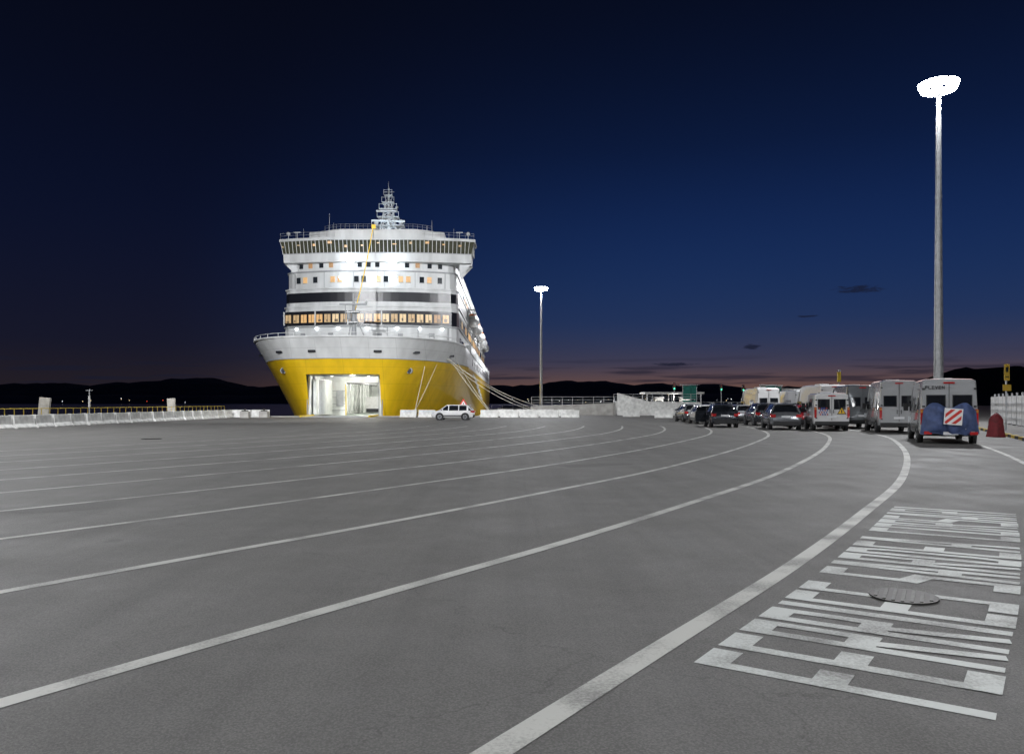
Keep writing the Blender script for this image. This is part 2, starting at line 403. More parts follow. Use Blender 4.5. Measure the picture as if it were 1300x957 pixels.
# bow opening, car deck inside
INW=mat('cardeck_white',(.66,.68,.66),.5,var=.2,scale=1)
HZ=mat('hazard_y',(.7,.5,.02),.5)
cd=empty('car_deck',(-.25,0,0)); cd.parent=ship
b=B()
b.box((0,22,.02),(8.4,42,.06),mat('cardeck_floor',(.16,.19,.17),.5,var=.3))
b.box((-4.26,22,2.45),(.12,42,4.9),INW); b.box((4.26,22,2.45),(.12,42,4.9),INW)
b.box((0,22,4.96),(8.6,42,.1),INW); b.box((0,43,2.4),(8.4,.1,4.8),INW)
for sx in(-1,1): b.box((sx*4.12,.75,2.45),(.22,.5,4.86),INW); b.box((sx*3.85,1.6,2.45),(.22,.3,4.84),GREY)
b.box((0,.75,4.80),(8.0,.5,.14),INW)
b.box((-2.75,8,2.45),(2.7,.3,4.88),INW); b.box((4.0,8,2.45),(.4,.3,4.88),INW); b.box((1.2,8,4.5),(5.2,.3,.78),INW)
b.box((1.2,7.8,4.05),(5.0,.12,.14),BLK); b.box((-1.38,7.8,2.0),(.1,.12,4.0),HZ); b.box((3.78,7.8,2.0),(.1,.12,4.0),HZ)
b.box((-3.4,4.2,2.3),(.35,5.6,4.2),INW,rz=-.12)
for k in range(7):
    b.box((-3.2,1.8+k*.8,2.3),(.16,.12,4.1),GREY,rz=-.12)
for k in range(12):
    y_=10+k*2.6
    for sx in(-1,1): b.box((sx*4.05,y_,2.45),(.3,.18,4.8),INW)
    b.box((0,y_,4.75),(8.2,.18,.28),INW)
for z_ in(.7,1.5,2.3,3.1): b.box((-2.75,7.8,z_),(2.5,.08,.07),GREY)
b.box((-2.1,7.7,2.2),(.9,.1,2.0),GREY); b.box((-3.5,7.7,3.6),(.5,.15,.6),mat('red_box',(.5,.03,.02),.5))
for sx in(-3.2,3.4): b.cyl((sx,9,4.5),(sx,42,4.5),.09,.09,GREY,8)
b.box((-1.2,30,1.35),(2.3,5.5,2.3),mat('truck_white',(.6,.6,.6),.5)); b.box((-1.2,27.2,.5),(2.2,.15,.5),BLK)
b.obj('deck_shell',cd)
b=B()
for y_ in (3.0,12,18,24,32,39):
    for sx in(-2.2,2.2): b.box((sx,y_,4.84),(.22,1.5,.08),mat('deck_tube',(.9,.9,.85),.3,emit=(1,.97,.86),es=12))
b.obj('deck_lamps',cd)
for y_,p in((3.2,900),(13,1000),(22,900),(34,900)): light('deck_lamp_light','POINT',(0.3,y_,4.3),p,(1,.97,.90),.25,cd)
b=B(); b.add([(-3.9,1,.10),(3.9,1,.10),(3.6,-5.2,.03),(-3.6,-5.2,.03)],[(0,3,2,1)],mat('ramp_steel',(.22,.22,.21),.55,.3,var=.3,scale=2))
for k in range(14): b.box((0,.6-k*.42,.10-k*.0045),(7.2,.05,.03),GREY)
for sx in(-1,1): b.box((sx*3.75,-2,.16),(.14,6,.2),HZ)
b.obj('bow_ramp',cd)

# superstructure
sup=empty('superstructure',(-.35,0,0)); sup.parent=ship
def contour(hw,yf,bul,back,cx=0):
    pts=[(-hw,back),(-hw,yf+bul+2.0),(-hw+.25,yf+bul+1.0),(-hw+.9,yf+bul+.25)]
    k=hw-1.6
    for i in range(-10,11):
        x=k*i/10; pts.append((x,yf+bul*(abs(x)/k)**2.2))
    pts+=[(hw-.9,yf+bul+.25),(hw-.25,yf+bul+1.0),(hw,yf+bul+2.0),(hw,back)]
    return pts
def off_line(pts,d):
    R=[]
    for i,p in enumerate(pts):
        a=Vector(pts[max(0,i-1)]); c=Vector(pts[min(len(pts)-1,i+1)]); t=(c-a).normalized()
        nn=Vector((t.y,-t.x)); R.append((p[0]+nn.x*d,p[1]+nn.y*d))
    return R
def yfront(x,hw,yf,bul):
    k=hw-1.6; return yf+bul*(min(1,abs(x)/k))**2.2, math.atan2(bul*2.2*(min(1,abs(x)/k))**1.2*(1 if x>0 else -1)/k,1)
b=B()
decks=[(7.9,12.0,12.1,15.6),(12.0,14.75,12.1,15.7),(14.75,17.2,12.0,15.9),(17.2,19.6,11.8,16.3),(19.6,21.6,11.6,16.6)]
BUL=1.9
for z0,z1,hw,yf in decks:
    back=138 if z1<18 else 130
    c=contour(hw,yf,BUL,back); b.wall(c,z0,z1,WHITE); b.prism(c,z1-.02,z1+.1,WHITE)
    b.prism(off_line(c,.18),z1-.12,z1+.06,GREY if z1 in(12.0,19.6) else WHITE)
c=contour(12.1,15.7,BUL,135); b.wall(off_line(c,.04),12.15,14.1,BLK)
c=contour(12.0,15.9,BUL,135); b.wall(off_line(c,.04),15.35,16.65,BLK)
for x in(-10.4,-6.1,-2.0,2.2,6.3,10.3):
    y_,a=yfront(x,11.8,16.3,BUL); b.box((x,y_-.02,18.4),(.06,.06,2.1),GREY,rz=a)
    y_,a=yfront(x,12.1,15.6,BUL); b.box((x+.5,y_-.02,11.0),(.08,.08,1.8),GREY,rz=a)
for x in(-9,-5,-1.8,1.6,4.4,8.6):
    y_,a=yfront(x,12.1,15.6,BUL); b.box((x,y_-.04,10.2),(.75,.08,1.8),GREY,rz=a)
b.obj('deck_houses',sup)
b=B(); fr=B()
x=-11.2; k=0
while x<11.3:
    y_,a=yfront(x,12.1,15.7,BUL); wm=random.choice(WARM[:4] if random.random()<.85 else WARM[4:])
    b.box((x,y_-.06,13.1),(.86,.06,1.1),wm,rz=a)
    fr.box((x,y_-.10,13.15),(.05,.05,1.1),BLK,rz=a)
    if k%4==0: fr.box((x-.57,y_-.1,13.12),(.16,.12,1.85),WHITE,rz=a)
    b.box((x+random.uniform(-.2,.2),y_-.10,12.78+random.uniform(-.1,.15)),(.2+random.random()*.3,.02,.25+random.random()*.3),WARM[4],rz=a)
    x+=1.14; k+=1
for x in [-9.9,-8.9,-7.4,-4.9,-3.9,-1.6,-.6,1.4,2.4,4.4,5.4,7.2,8.2,9.6]:
    y_,a=yfront(x,11.8,16.3,BUL)
    lit=x in(-8.9,-4.9,-3.9,1.4,4.4,5.4,8.2)
    b.box((x,y_-.05,18.45),(.62,.08,.80),WARM[0] if lit else GLASS,rz=a)
    fr.box((x,y_-.04,18.01),(.74,.1,.05),GREY,rz=a)
for x in [-9.6,-8.2,-6.6,-5.2,-1.2,0,1.2,5.2,6.6,8.2,9.6]:
    y_,a=yfront(x,11.6,16.6,BUL)
    b.box((x,y_-.05,20.45),(.58,.08,.68),GLASS if x not in(-8.2,-5.2,6.6) else WARM[2],rz=a)
for sx in(-1,1):
    for z_,h_,st,xx in ((13.1,1.1,2.3,12.1),(18.4,.7,3.0,11.8),(10.4,.8,2.6,12.1)):
        y_=22
        while y_<130:
            b.box((sx*(xx+.06),y_,z_),(.08,1.2,h_),random.choice(WARM[:3]+[GLASS,GLASS]),rz=0); y_+=st
b.obj('windows',sup); fr.obj('window_frames',sup)
b=B()
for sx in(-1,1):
    b.box((sx*12.5,82,9.6),(1.3,110,1.3),WHITE)
    for k in range(12): b.box((sx*13.33-.25,34+k*8.5,7.9),(.06,2.4,1.0),BLK)
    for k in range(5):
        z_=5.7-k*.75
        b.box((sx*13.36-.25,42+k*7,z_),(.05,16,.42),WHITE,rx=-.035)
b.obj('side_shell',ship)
OR=mat('lifeboat_orange',(.7,.16,.02),.5)
for sx in(-1,1):
  for k in range(5):
    b=B(); yc=46+k*17
    b.sph((sx*12.9,yc,15.7),1.0,WHITE,10,(1.1,4.4,1.0)); b.sph((sx*12.9,yc,16.25),1.0,OR,8,(.85,3.4,.7))
    for dy in(-3.4,3.4): b.box((sx*12.7,yc+dy,17.3),(1.4,.25,.25),WHITE); b.box((sx*13.2,yc+dy,16.9),(.12,.2,1.0),WHITE); b.box((sx*12.2,yc+dy,15.6),(.3,.3,3.6),WHITE)
    o=b.obj('lifeboat',sup); merge(o,40)
# bridge
br=empty('bridge',(.75,0,0)); br.parent=ship
b=B()
def bridgeline(hw,yf,back):
    pts=[]
    for i in range(-12,13):
        x=hw*i/12; a=abs(x)
        y_=yf+ (0 if a<5 else 1.5*((a-5)/(hw-5))**1.3)
        pts.append((x,y_))
    return [(-hw,back)]+pts+[(hw,back)]
bl=bridgeline(13.15,15.6,21.5)
b.prism(off_line(bl,-.35),20.75,21.1,WHITE)
b.wall(off_line(bl,-.30),21.1,21.95,WHITE)
b.prism(off_line(bl,-.22),21.9,22.0,GREY)
wl0=off_line(bl,-.26); wl1=off_line(bl,.10)
nn_=len(wl0); b.add([(p[0],p[1],21.98) for p in wl0]+[(p[0],p[1],23.6) for p in wl1],[(i,i+1,nn_+i+1,nn_+i) for i in range(nn_-1)],BRG)
b.prism(off_line(bl,.28),23.6,23.95,WHITE)
b.prism(off_line(bridgeline(9.2,15.3,30),0),23.95,24.85,WHITE)
b.prism(off_line(bridgeline(7.6,16.6,30),0),24.85,25.3,WHITE)
for i in range(1,len(wl0)-2):
    for t in (0,.5):
        p0=Vector((wl0[i][0]*(1-t)+wl0[i+1][0]*t,wl0[i][1]*(1-t)+wl0[i+1][1]*t-.04,21.98)); p1=Vector((wl1[i][0]*(1-t)+wl1[i+1][0]*t,wl1[i][1]*(1-t)+wl1[i+1][1]*t-.04,23.6))
        b.cyl(p0,p1,.045,.045,WHITE,5)
for i in range(1,len(wl0)-2,2):
    p=wl1[i]; b.box((p[0]+.4,p[1]-.02,22.9+random.uniform(-.2,.4)),(.25+random.random()*.4,.05,.12+random.random()*.2),WARM[random.choice((0,1,3))])
for sx in(-1,1):
    for t in range(1,5): b.box((sx*13.1,16.8+t*1.0,22.8),(.1,.1,1.6),WHITE)
    for yy in(18.2,20.6):
        b.add([(sx*11.2,yy,20.75),(sx*12.9,yy,20.75),(sx*11.2,yy,19.0),(sx*11.2,yy+.2,20.75),(sx*12.9,yy+.2,20.75),(sx*11.2,yy+.2,19.0)],[(0,1,2),(3,5,4),(1,4,5,2),(0,3,4,1)],WHITE)
    b.cyl((sx*12.4,18,23.95),(sx*12.4,18,24.8),.06,.05,WHITE,6); b.sph((sx*12.4,18,24.9),.28,WHITE,6)
    b.cyl((sx*11.2,18,23.95),(sx*11.2,18,25.2),.05,.03,WHITE,6); b.box((sx*11.2,18,25.1),(.9,.1,.12),WHITE)
    b.cyl((sx*10.4,18.4,24),(sx*10.4,18.4,25.7),.03,.02,GREY,5)
for z_ in(24.4,24.75):
    b.tube([Vector((x,y_,z_)) for x,y_ in off_line(bl,.1)[1:-1]],.018,GREY,5)
for x,y_ in off_line(bl,.1)[1:-1]: b.cyl((x,y_,23.95),(x,y_,24.75),.02,.02,GREY,5)
for z_ in(25.7,26.0): b.tube([Vector((x,y_,z_)) for x,y_ in bridgeline(7.4,16.7,28)[1:-1]],.016,GREY,5)
for x,y_ in bridgeline(7.4,16.7,28)[1:-1]: b.cyl((x,y_,25.3),(x,y_,26.0),.018,.018,GREY,5)
b.sph((-5.6,22,25.9),.6,WHITE,8); b.sph((5.8,23,25.8),.55,WHITE,8)
for x_,h_ in((-7.2,2.9),(-6.6,1.6),(7.2,2.0),(-3.4,1.4),(6.5,1.2)): b.cyl((x_,20,25.3),(x_,20,25.3+h_),.035,.02,WHITE,5)
b.obj('wheelhouse',br)
# radar mast
b=B(); my=27.5
for sx in(-1,1):
    for sy in(-1,1): b.cyl((sx*1.5,my+sy*1.2,25.3),(sx*.35,my+sy*.3,32.0),.13,.08,WHITE,8)
b.cyl((0,my,25.3),(0,my,33.8),.35,.10,WHITE,10)
for k,(z_,hw) in enumerate(((26.6,1.5),(28.0,2.4),(29.3,1.6),(30.5,1.3),(31.5,.9),(32.6,.6))):
    b.box((0,my-.3,z_),(hw*2,1.9-.2*k,.10),WHITE)
    for sx in(-1,1):
        b.cyl((sx*hw,my-.9,z_),(sx*hw,my-.9,z_+.8),.03,.03,WHITE,5)
        b.cyl((sx*hw,my,z_+.05),(sx*.3,my,z_-.9),.05,.05,WHITE,5)
    b.tube([Vector((-hw,my-.9,z_+.7)),Vector((hw,my-.9,z_+.7))],.03,WHITE,5)
for z0 in(25.4,26.7,28.1,29.4,30.6):
    f=1-(z0-25.3)/6.7*.76; g=1-(z0+1.2-25.3)/6.7*.76
    for sy in(-1,1):
        b.cyl((-1.5*f,my+sy*1.2*f,z0),(1.5*g,my+sy*1.2*g,z0+1.2),.05,.05,WHITE,5)
        b.cyl((1.5*f,my+sy*1.2*f,z0),(-1.5*g,my+sy*1.2*g,z0+1.2),.05,.05,WHITE,5)
b.box((0.1,my-1.2,28.6),(4.9,.2,.25),WHITE,rz=.1); b.cyl((0.1,my-1.2,28.0),(0.1,my-1.2,28.5),.25,.2,WHITE,8)
b.box((-.2,my-1.1,30.1),(3.0,.18,.20),WHITE); b.box((.9,my-1.0,27.2),(2.4,.2,.22),WHITE,rz=.4)
b.sph((1.9,my-.6,28.6),.36,WHITE,7); b.sph((-1.8,my-.5,28.55),.36,WHITE,7); b.sph((1.2,my,30.9),.22,WHITE,6)
b.box((0,my,33.2),(1.6,.08,.08),WHITE); b.cyl((0,my,33.6),(0,my,34.8),.05,.03,WHITE,5)
b.obj('radar_mast',br)
b=B(); b.prism([(-3.2,98),(3.2,98),(3.8,101),(3.4,112),(-3.4,112),(-3.8,101)],21.5,30.5,YEL); b.prism([(-3,99),(3,99),(3.2,111),(-3.2,111)],30.5,31.6,BLK); b.obj('funnel',ship)
b=B()
b.cyl((-.6,7.5,7.9),(-.6,7.5,14.2),.34,.18,GREY,12); b.box((-.6,7.2,13.9),(3.4,.3,.2),GREY); b.box((-.6,7.2,12.9),(1.6,.8,.12),WHITE); b.box((-.6,7.2,11.6),(1.2,1.2,.1),WHITE)
b.cyl((-.6,7.2,14.2),(-.6,7.2,15.2),.07,.05,GREY,6); b.cyl((-1.6,7.3,11.6),(-1.6,7.3,13.9),.05,.05,GREY,5)
b.sph((1.0,7.2,14.2),.2,WHITE,6); b.cyl((-1.1,6.9,12),(-1.1,6.9,12.8),.25,.25,GREY,10)
for sx in(-1,1):
    b.cyl((sx*4.8-.8,8,9.0),(sx*4.8+.8,8,9.0),.9,.9,GREY,14); b.box((sx*4.8,8.6,8.5),(2.8,1.2,1.2),GREY)
    b.cyl((sx*8.8,11,7.9),(sx*8.8,11,10.1),.3,.3,WHITE,8)
    b.tube([Vector((sx*1.6,7.6,7.9)),Vector((sx*.2-.6,7.5,12.5))],.08,GREY,6)
b.obj('foremast',ship)
YR=mat('yellow_light_rope',(.8,.55,.05),.5,emit=(1,.65,.05),es=.35)  # rope of lights, drawn as one tube with an even glow
b=B(); p0=Vector((.5,15.2,25.2)); p1=Vector((-.6,7.6,12.6)); pts=[p0.lerp(p1,i/12)+Vector((0,0,-.7*math.sin(math.pi*i/12))) for i in range(13)]
b.tube(pts,.06,YR,6); b.box((.6,15.1,25.3),(.5,.3,.5),YR); b.obj('bow_light_rope',ship)
b=B()
fl=[(-2.3,20.7,1),(3.5,20.7,1),(-3.6,18.6,.5),(.9,18.6,.5),(3.6,18.7,.5)]
for x,z,k in fl:
    y_,_=yfront(x,11.7,16.1,BUL)
    b.box((x,y_-.15,z+.05),(.5*k+.25,.3,.4*k+.15),GREY); b.cyl((x,y_-.30,z),(x,y_-.36,z-.02),.32*k+.08,.32*k+.08,FLOOD,12)
for x in (-10,-7,-4,0,4,7,10):
    y_,_=yfront(x,12.1,15.7,BUL); b.box((x,y_-.2,11.7),(.26,.16,.16),FLOODS)
b.obj('floodlights',sup)
for x,z,k in fl: light('floodlight_beam','POINT',(x,14.6,z),170 if k==1 else 45,(.80,.90,1),.12,sup)
light('added_foredeck_fill','SPOT',(-7,3,9.4),700,(.92,.96,1),.4,ship,aim=(-5,17,17),angle=math.radians(125))  # two unseen spots added on the foredeck to brighten the superstructure front
light('added_foredeck_fill','SPOT',(7,3,9.4),700,(.92,.96,1),.4,ship,aim=(5,17,17),angle=math.radians(125))
light('mast_uplight','SPOT',(.75,21,26.2),1500,(.7,.85,1),.2,ship,aim=(.75,27.5,30),angle=math.radians(90))
for y_ in(50,95,130): light('side_deck_light','POINT',(16,y_,11),600,(.95,.97,1),.3,ship)

# mooring ropes & bollards
ROPE=mat('mooring_rope',(.62,.60,.52),.8)
def bollard(x,y):
    b=B(); b.cyl((0,0,0),(0,0,.12),.42,.40,IRON,14); b.cyl((0,0,.12),(0,0,.55),.22,.2,IRON,14); b.cyl((0,0,.55),(0,0,.68),.34,.30,IRON,14); b.box((0,0,.5),(.8,.2,.16),IRON)
    b.obj('mooring_bollard',loc=(x,y,0))
def rope(p0,p1,sag):
    p0=Vector(p0);p1=Vector(p1); b=B()
    b.tube([p0.lerp(p1,i/14)-Vector((0,0,sag*4*(i/14)*(1-i/14))) for i in range(15)],.034,ROPE,6); b.obj('mooring_rope')
for x,y in((-2.6,97),(-2.6,112),(4,104),(-11,89.6),(-2.6,130),(-28,90),(-32.2,70),(-32.2,85)): bollard(x,y)
rope((-8.4,99,7.3),(4,104,.4),1.2); rope((-8.2,99.5,7.3),(4.1,104.2,.4),.8); rope((-7.6,101,7.3),(-2.6,112,.4),.7)
rope((-10.3,96.5,7.3),(-11,89.6,.4),.1); rope((-8.9,98.6,7.3),(-11.1,89.7,.4),.2); rope((-7.9,100,7.3),(-2.6,97,.4),.3); rope((-7.3,103,7.3),(-2.5,97.1,.4),.3)
rope((-8.3,98.9,7.3),(9.5,110,.4),1.7)

# ------------------------------------------------------------------ high masts
LENS=mat('led_lens',(.9,.9,.9),.3,emit=(.86,.93,1),es=80)
def mast(x,y,h,rb,rt,power,rz=0,aim=None,apow=0):
    e=empty('floodlight_mast',(x,y,0),rz)
    b=B(); b.cyl((0,0,0),(0,0,.06),rb*2.1,rb*2.1,STEEL,16); b.cyl((0,0,.06),(0,0,h),rb,rt,STEEL,24)
    for z_ in(h*.34,h*.67): b.cyl((0,0,z_),(0,0,z_+.25),rb+(rt-rb)*z_/h+.012,rb+(rt-rb)*z_/h+.008,STEEL,24)
    b.box((0,-rb*.97,1.2),(.25,.12,.7),mat('dark_steel',(.08,.08,.08),.5))
    b.cyl((0,0,h-.2),(0,0,h+.5),.22,.22,STEEL,14)
    R=1.05
    for i in range(16):
        a0=2*math.pi*i/16;a1=2*math.pi*(i+1)/16
        b.cyl((R*math.cos(a0),R*math.sin(a0),h),(R*math.cos(a1),R*math.sin(a1),h),.05,.05,STEEL,6)
    for i in range(4):
        a0=math.pi*i/2; b.cyl((0,0,h),(R*math.cos(a0),R*math.sin(a0),h),.05,.05,STEEL,6)
    o=b.obj('pole',e); merge(o,40)
    b=B()
    for i in range(12):
        a0=2*math.pi*(i+.5)/12; c_,s_=math.cos(a0),math.sin(a0)
        b.box(((R+.10)*c_,(R+.10)*s_,h+.05),(.18,.54,.58),STEEL,rz=a0,ry=.35)
        b.box(((R+.20)*c_,(R+.20)*s_,h-.0),(.04,.52,.56),LENS,rz=a0,ry=.35)
    b.obj('lamp_heads',e)
    light('mast_light','POINT',(0,0,h-.6),power,(.97,.98,1),.45,e)
    if aim:
        d=Vector(aim)-Vector((x,y,h)); dn=d.normalized()
        light('added_ship_spot','SPOT',(dn.x*2.0,dn.y*2.0,h-.9),apow,(.97,.98,1),.4,e,aim=(aim[0]-x,aim[1]-y,aim[2]),angle=math.radians(58),blend=.7)  # extra spot added below the head to brighten the ferry's bow
mast(31.6,59,25,.36,.15,48000,aim=(-19,96,9),apow=40000)
mast(6.0,164,25,.34,.15,60000)
mast(-32.4,37,25,.36,.15,60000,aim=(-19,96,6),apow=80000)
mast(22,-14,25,.36,.15,42000)
mast(-16,-28,25,.36,.15,42000)

# ------------------------------------------------------------------ barriers, rails
jb=B()
prof=[(-.30,0),(.30,0),(.30,.08),(.14,.30),(.09,.85),(-.09,.85),(-.14,.30),(-.30,.08)]
n=len(prof); vs=[(p[0],-.97,p[1]) for p in prof]+[(p[0],.97,p[1]) for p in prof]
jb.add(vs,[(i,(i+1)%n,n+(i+1)%n,n+i) for i in range(n)]+[tuple(range(n)),tuple(reversed(range(n,2*n)))],WCONC)
jb0=jb.obj('concrete_barrier',loc=(-31.5,49,0),bevel=.02); JM=jb0.data
def barrier(x,y,rz):
    o=D.objects.new('concrete_barrier',JM); col.objects.link(o); o.location=(x,y,0); o.rotation_euler=(0,0,rz)
    bv=o.modifiers.new('bevel','BEVEL'); bv.width=.02
def brow(x0,y0,x1,y1,gap=.12,skip=0):
    d=Vector((x1-x0,y1-y0)); Ln=d.length; d.normalize(); k=int(Ln/(1.94+gap)); a=-math.atan2(d.x,d.y)
    for i in range(k):
        if skip and random.random()<skip: continue
        p=Vector((x0,y0))+d*((i+.5)*(1.94+gap)); barrier(p.x+random.uniform(-.06,.06),p.y,a+random.uniform(-.04,.04))
brow(-31.4,50,-31.0,89,.16); brow(-31.2,88.5,-25.6,89.6)
brow(-12.6,89.2,-8.2,87.8,.3); brow(-8,87.6,-4,86.2,.4)
brow(-3.6,88,9,86,.3); brow(-2.0,96,8,95,.5,.2); brow(13,86,20.5,84.5,.3,.15); brow(10.5,93,17,92,.3,.2)
YR2=mat('yellow_rail_paint',(.62,.45,.06),.6,var=.3)
def rail(name,x0,y0,x1,y1,h,mt,post=1.5,bars=(1,.5),r=.035):
    d=Vector((x1-x0,y1-y0)); Ln=d.length; k=max(1,int(Ln/post)); b=B()
    for i in range(k+1):
        p=Vector((x0,y0)).lerp(Vector((x1,y1)),i/k); b.cyl((p.x,p.y,0),(p.x,p.y,h),r,r,mt,6)
    for f in bars: b.cyl((x0,y0,h*f),(x1,y1,h*f),r*.9,r*.9,mt,6)
    return b.obj(name)
rail('yellow_railing',-32.5,44,-32.5,90,1.25,YR2,1.0,(1,.62,.3),.028)
for x,y,h_,a in((-32.9,56,2.0,.10),(-32.9,77,2.05,-.05)):
    b=B(); b.box((0,0,h_/2),(.75,.22,h_),mat('beige_panel',(.36,.34,.30),.7,var=.3),ry=a); b.box((0,.25,.3),(1.1,.5,.6),CONC); b.obj('quay_fender_panel',loc=(x,y,0),bevel=.02)
b=B(); b.cyl((0,0,0),(0,0,2.7),.04,.04,STEEL,8); b.box((0,0,1.75),(.12,.12,.9),mat('pale_panel',(.5,.5,.48),.5)); b.box((0,0,2.6),(.5,.05,.05),STEEL); b.obj('quay_signal_post',loc=(-32.9,62,0))
for x,y in((-29,86.5),(-27.4,88)): 
    b=B(); b.box((0,0,.35),(.9,.7,.7),CONC); b.box((0,0,.75),(.6,.5,.1),IRON); b.cyl((0,0,.8),(0,0,1.0),.1,.1,IRON,8); b.obj('service_box',loc=(x,y,0))
b=B(); b.cyl((0,.03,0),(0,.03,1.3),.04,.04,STEEL,8)
b.add([(-.55,0,1.15),(.55,0,1.15),(0,0,2.1)],[(0,1,2)],mat('sign_red',(.6,.03,.02),.5))
b.add([(-.33,-.01,1.28),(.33,-.01,1.28),(0,-.01,1.85)],[(0,1,2)],mat('sign_white',(.8,.8,.8),.5)); b.box((0,-.02,1.5),(.06,.01,.3),BLK); b.obj('warning_sign',loc=(-5.0,82,0))

b=B()
def slab(p0,p1,h0,h1,t,mt):
    d=(Vector(p1)-Vector(p0)).normalized(); nn=Vector((-d.y,d.x))*t
    a=Vector(p0);c=Vector(p1)
    vs=[(a.x,a.y,0),(c.x,c.y,0),(c.x,c.y,h1),(a.x,a.y,h0),(a.x+nn.x,a.y+nn.y,0),(c.x+nn.x,c.y+nn.y,0),(c.x+nn.x,c.y+nn.y,h1),(a.x+nn.x,a.y+nn.y,h0)]
    b.add(vs,[(0,1,2,3),(5,4,7,6),(3,2,6,7),(1,5,6,2),(0,3,7,4)],mt)
slab((13.6,103),(21.6,101),2.9,.7,.3,WCONC); slab((2.5,106),(13.5,104),1.2,1.6,.3,CONC); slab((21.8,101),(30,99),.7,.6,.3,WCONC)
slab((14,110),(26,110),1.9,1.7,.3,WCONC)
b.box((9,109,.6),(9,4,1.2),CONC); b.obj('ramp_wall')
def rail_z(name,x0,y0,x1,y1,z0,h,mt,post=1.5):
    o=rail(name,x0,y0,x1,y1,h,mt,post,(1,.66,.33)); o.location.z=z0
rail_z('ramp_railing',2.6,106.2,13.4,104.2,1.3,1.1,STEEL,1.3); rail_z('ramp_railing',14,109.8,26,109.8,1.8,1.0,STEEL,1.3)
rail('quay_railing',24,112,52,116,1.7,STEEL,2.0,(1,.75,.5,.25)); rail('quay_railing',-3,118,8,122,1.3,STEEL,1.6,(1,.5)); rail('quay_railing',20,80,33,78,1.1,STEEL,1.6,(1,.5))
brow(22,88,34,87,.2,.1); brow(26,97,44,99,.2,.1)

GG=mat('green_glass',(.03,.16,.13),.2,var=.3,scale=2)
for x,y,a in((27,121,.15),(39.2,122,-.35),(41.5,126,-.35)):
    b=B()
    for sx in(-1.1,1.1): b.cyl((sx,0,0),(sx,0,4.3),.06,.06,STEEL,8)
    b.box((0,0,3.2),(2.1,.06,2.0),GG); b.box((0,0,1.4),(2.1,.06,1.2),GG); b.box((0,.3,4.35),(2.6,1.2,.1),STEEL); b.obj('glazed_shelter',loc=(x,y,0),rz=a)
def canopy(x,y,wd,dp,h):
    e=empty('check_in_canopy',(x,y,0)); b=B()
    b.box((0,0,h),(wd,dp,.4),WCONC)
    k=int(wd/5)
    for i in range(k+1):
        for sy in(-1,1): b.cyl((-wd/2+.5+(wd-1)*i/k,sy*dp*.4,0),(-wd/2+.5+(wd-1)*i/k,sy*dp*.4,h-.2),.12,.12,STEEL,8)
    for i in range(k):
        cx=-wd/2+.5+(wd-1)*(i+.5)/k; b.box((cx,0,1.3),(1.6,3,2.6),WCONC); b.box((cx,-1.53,1.6),(1.2,.06,.9),GLASS); b.box((cx,0,2.7),(1.9,3.4,.15),STEEL)
    b.obj('canopy_structure',e)
    b=B()
    for i in range(k): b.box((-wd/2+.5+(wd-1)*(i+.5)/k,-1,h-.24),(1.6,.3,.06),FLOODS)
    b.obj('canopy_lamps',e)
    light('canopy_light','POINT',(0,-3,h-.8),1500,(1,.97,.9),.3,e)
canopy(50,142,14,7,3.9); canopy(33,165,12,7,3.6)
b=B(); b.cyl((0,0,0),(0,0,6.2),.10,.08,STEEL,8); b.box((0,0,5.6),(.5,.3,1.5),mat('gantry_yellow',(.6,.42,.04),.5)); b.box((0,-.2,6.6),(.3,.2,.3),STEEL); b.obj('signal_gantry',loc=(50.5,123,0))
for x,y in((22.6,111),(31.0,118),(36,124)):
    b=B(); b.cyl((0,0,0),(0,0,3.6),.06,.06,STEEL,8); b.box((0,0,3.9),(.35,.25,1.0),BLK)
    b.cyl((0,-.13,4.2),(0,-.16,4.2),.1,.1,mat('tl_red',(.2,.01,.01),.4),10); b.cyl((0,-.13,3.9),(0,-.16,3.9),.1,.1,mat('tl_amb',(.2,.12,.01),.4),10); b.cyl((0,-.13,3.6),(0,-.16,3.6),.1,.1,mat('tl_grn',(.02,.2,.1),.4,emit=(.1,1,.5),es=3),10)
    b.obj('traffic_light',loc=(x,y,0))

# right-hand island
d=Vector((6.7,15)).normalized(); kp=Vector((17.2,23.2))
HZY=mat('kerb_yellow',(.6,.42,.04),.7,var=.3); 
b=B()
for i in range(46):
    p=kp+d*i*1.0; b.box((p.x,p.y,.07),(.22,.97,.14),HZY if i%2 else mat('kerb_black',(.03,.03,.03),.7),rz=-math.atan2(d.x,d.y))
b.obj('painted_kerb')
nr=Vector((d.y,-d.x)); pts=[kp+nr*.13,kp+nr*30,kp+nr*30+d*46,kp+nr*.13+d*46]
b=B(); b.prism([(p.x,p.y) for p in pts],.0,.125,mat('pavement',(.16,.155,.15),.85,var=.25,scale=.8,bump=.2)); b.obj('pavement')
b=B(); p0=kp+nr*2.7
FW=mat('fence_white',(.55,.55,.55),.6,var=.25)
for i in range(23):
    p=p0+d*i*2.0; a=-math.atan2(d.x,d.y)
    b.box((p.x,p.y,1.15),(.06,1.9,1.9),FW,rz=a); q_=p-d*1.0; b.box((q_.x,q_.y,1.2),(.1,.1,2.2),STEEL,rz=a)
    for z_ in(.6,1.1,1.6): b.box((p.x-nr.x*.05,p.y-nr.y*.05,z_),(.03,1.86,.04),GREY,rz=a)
b.obj('white_fence')
YS=mat('yellow_sign',(.50,.32,.03),.5)
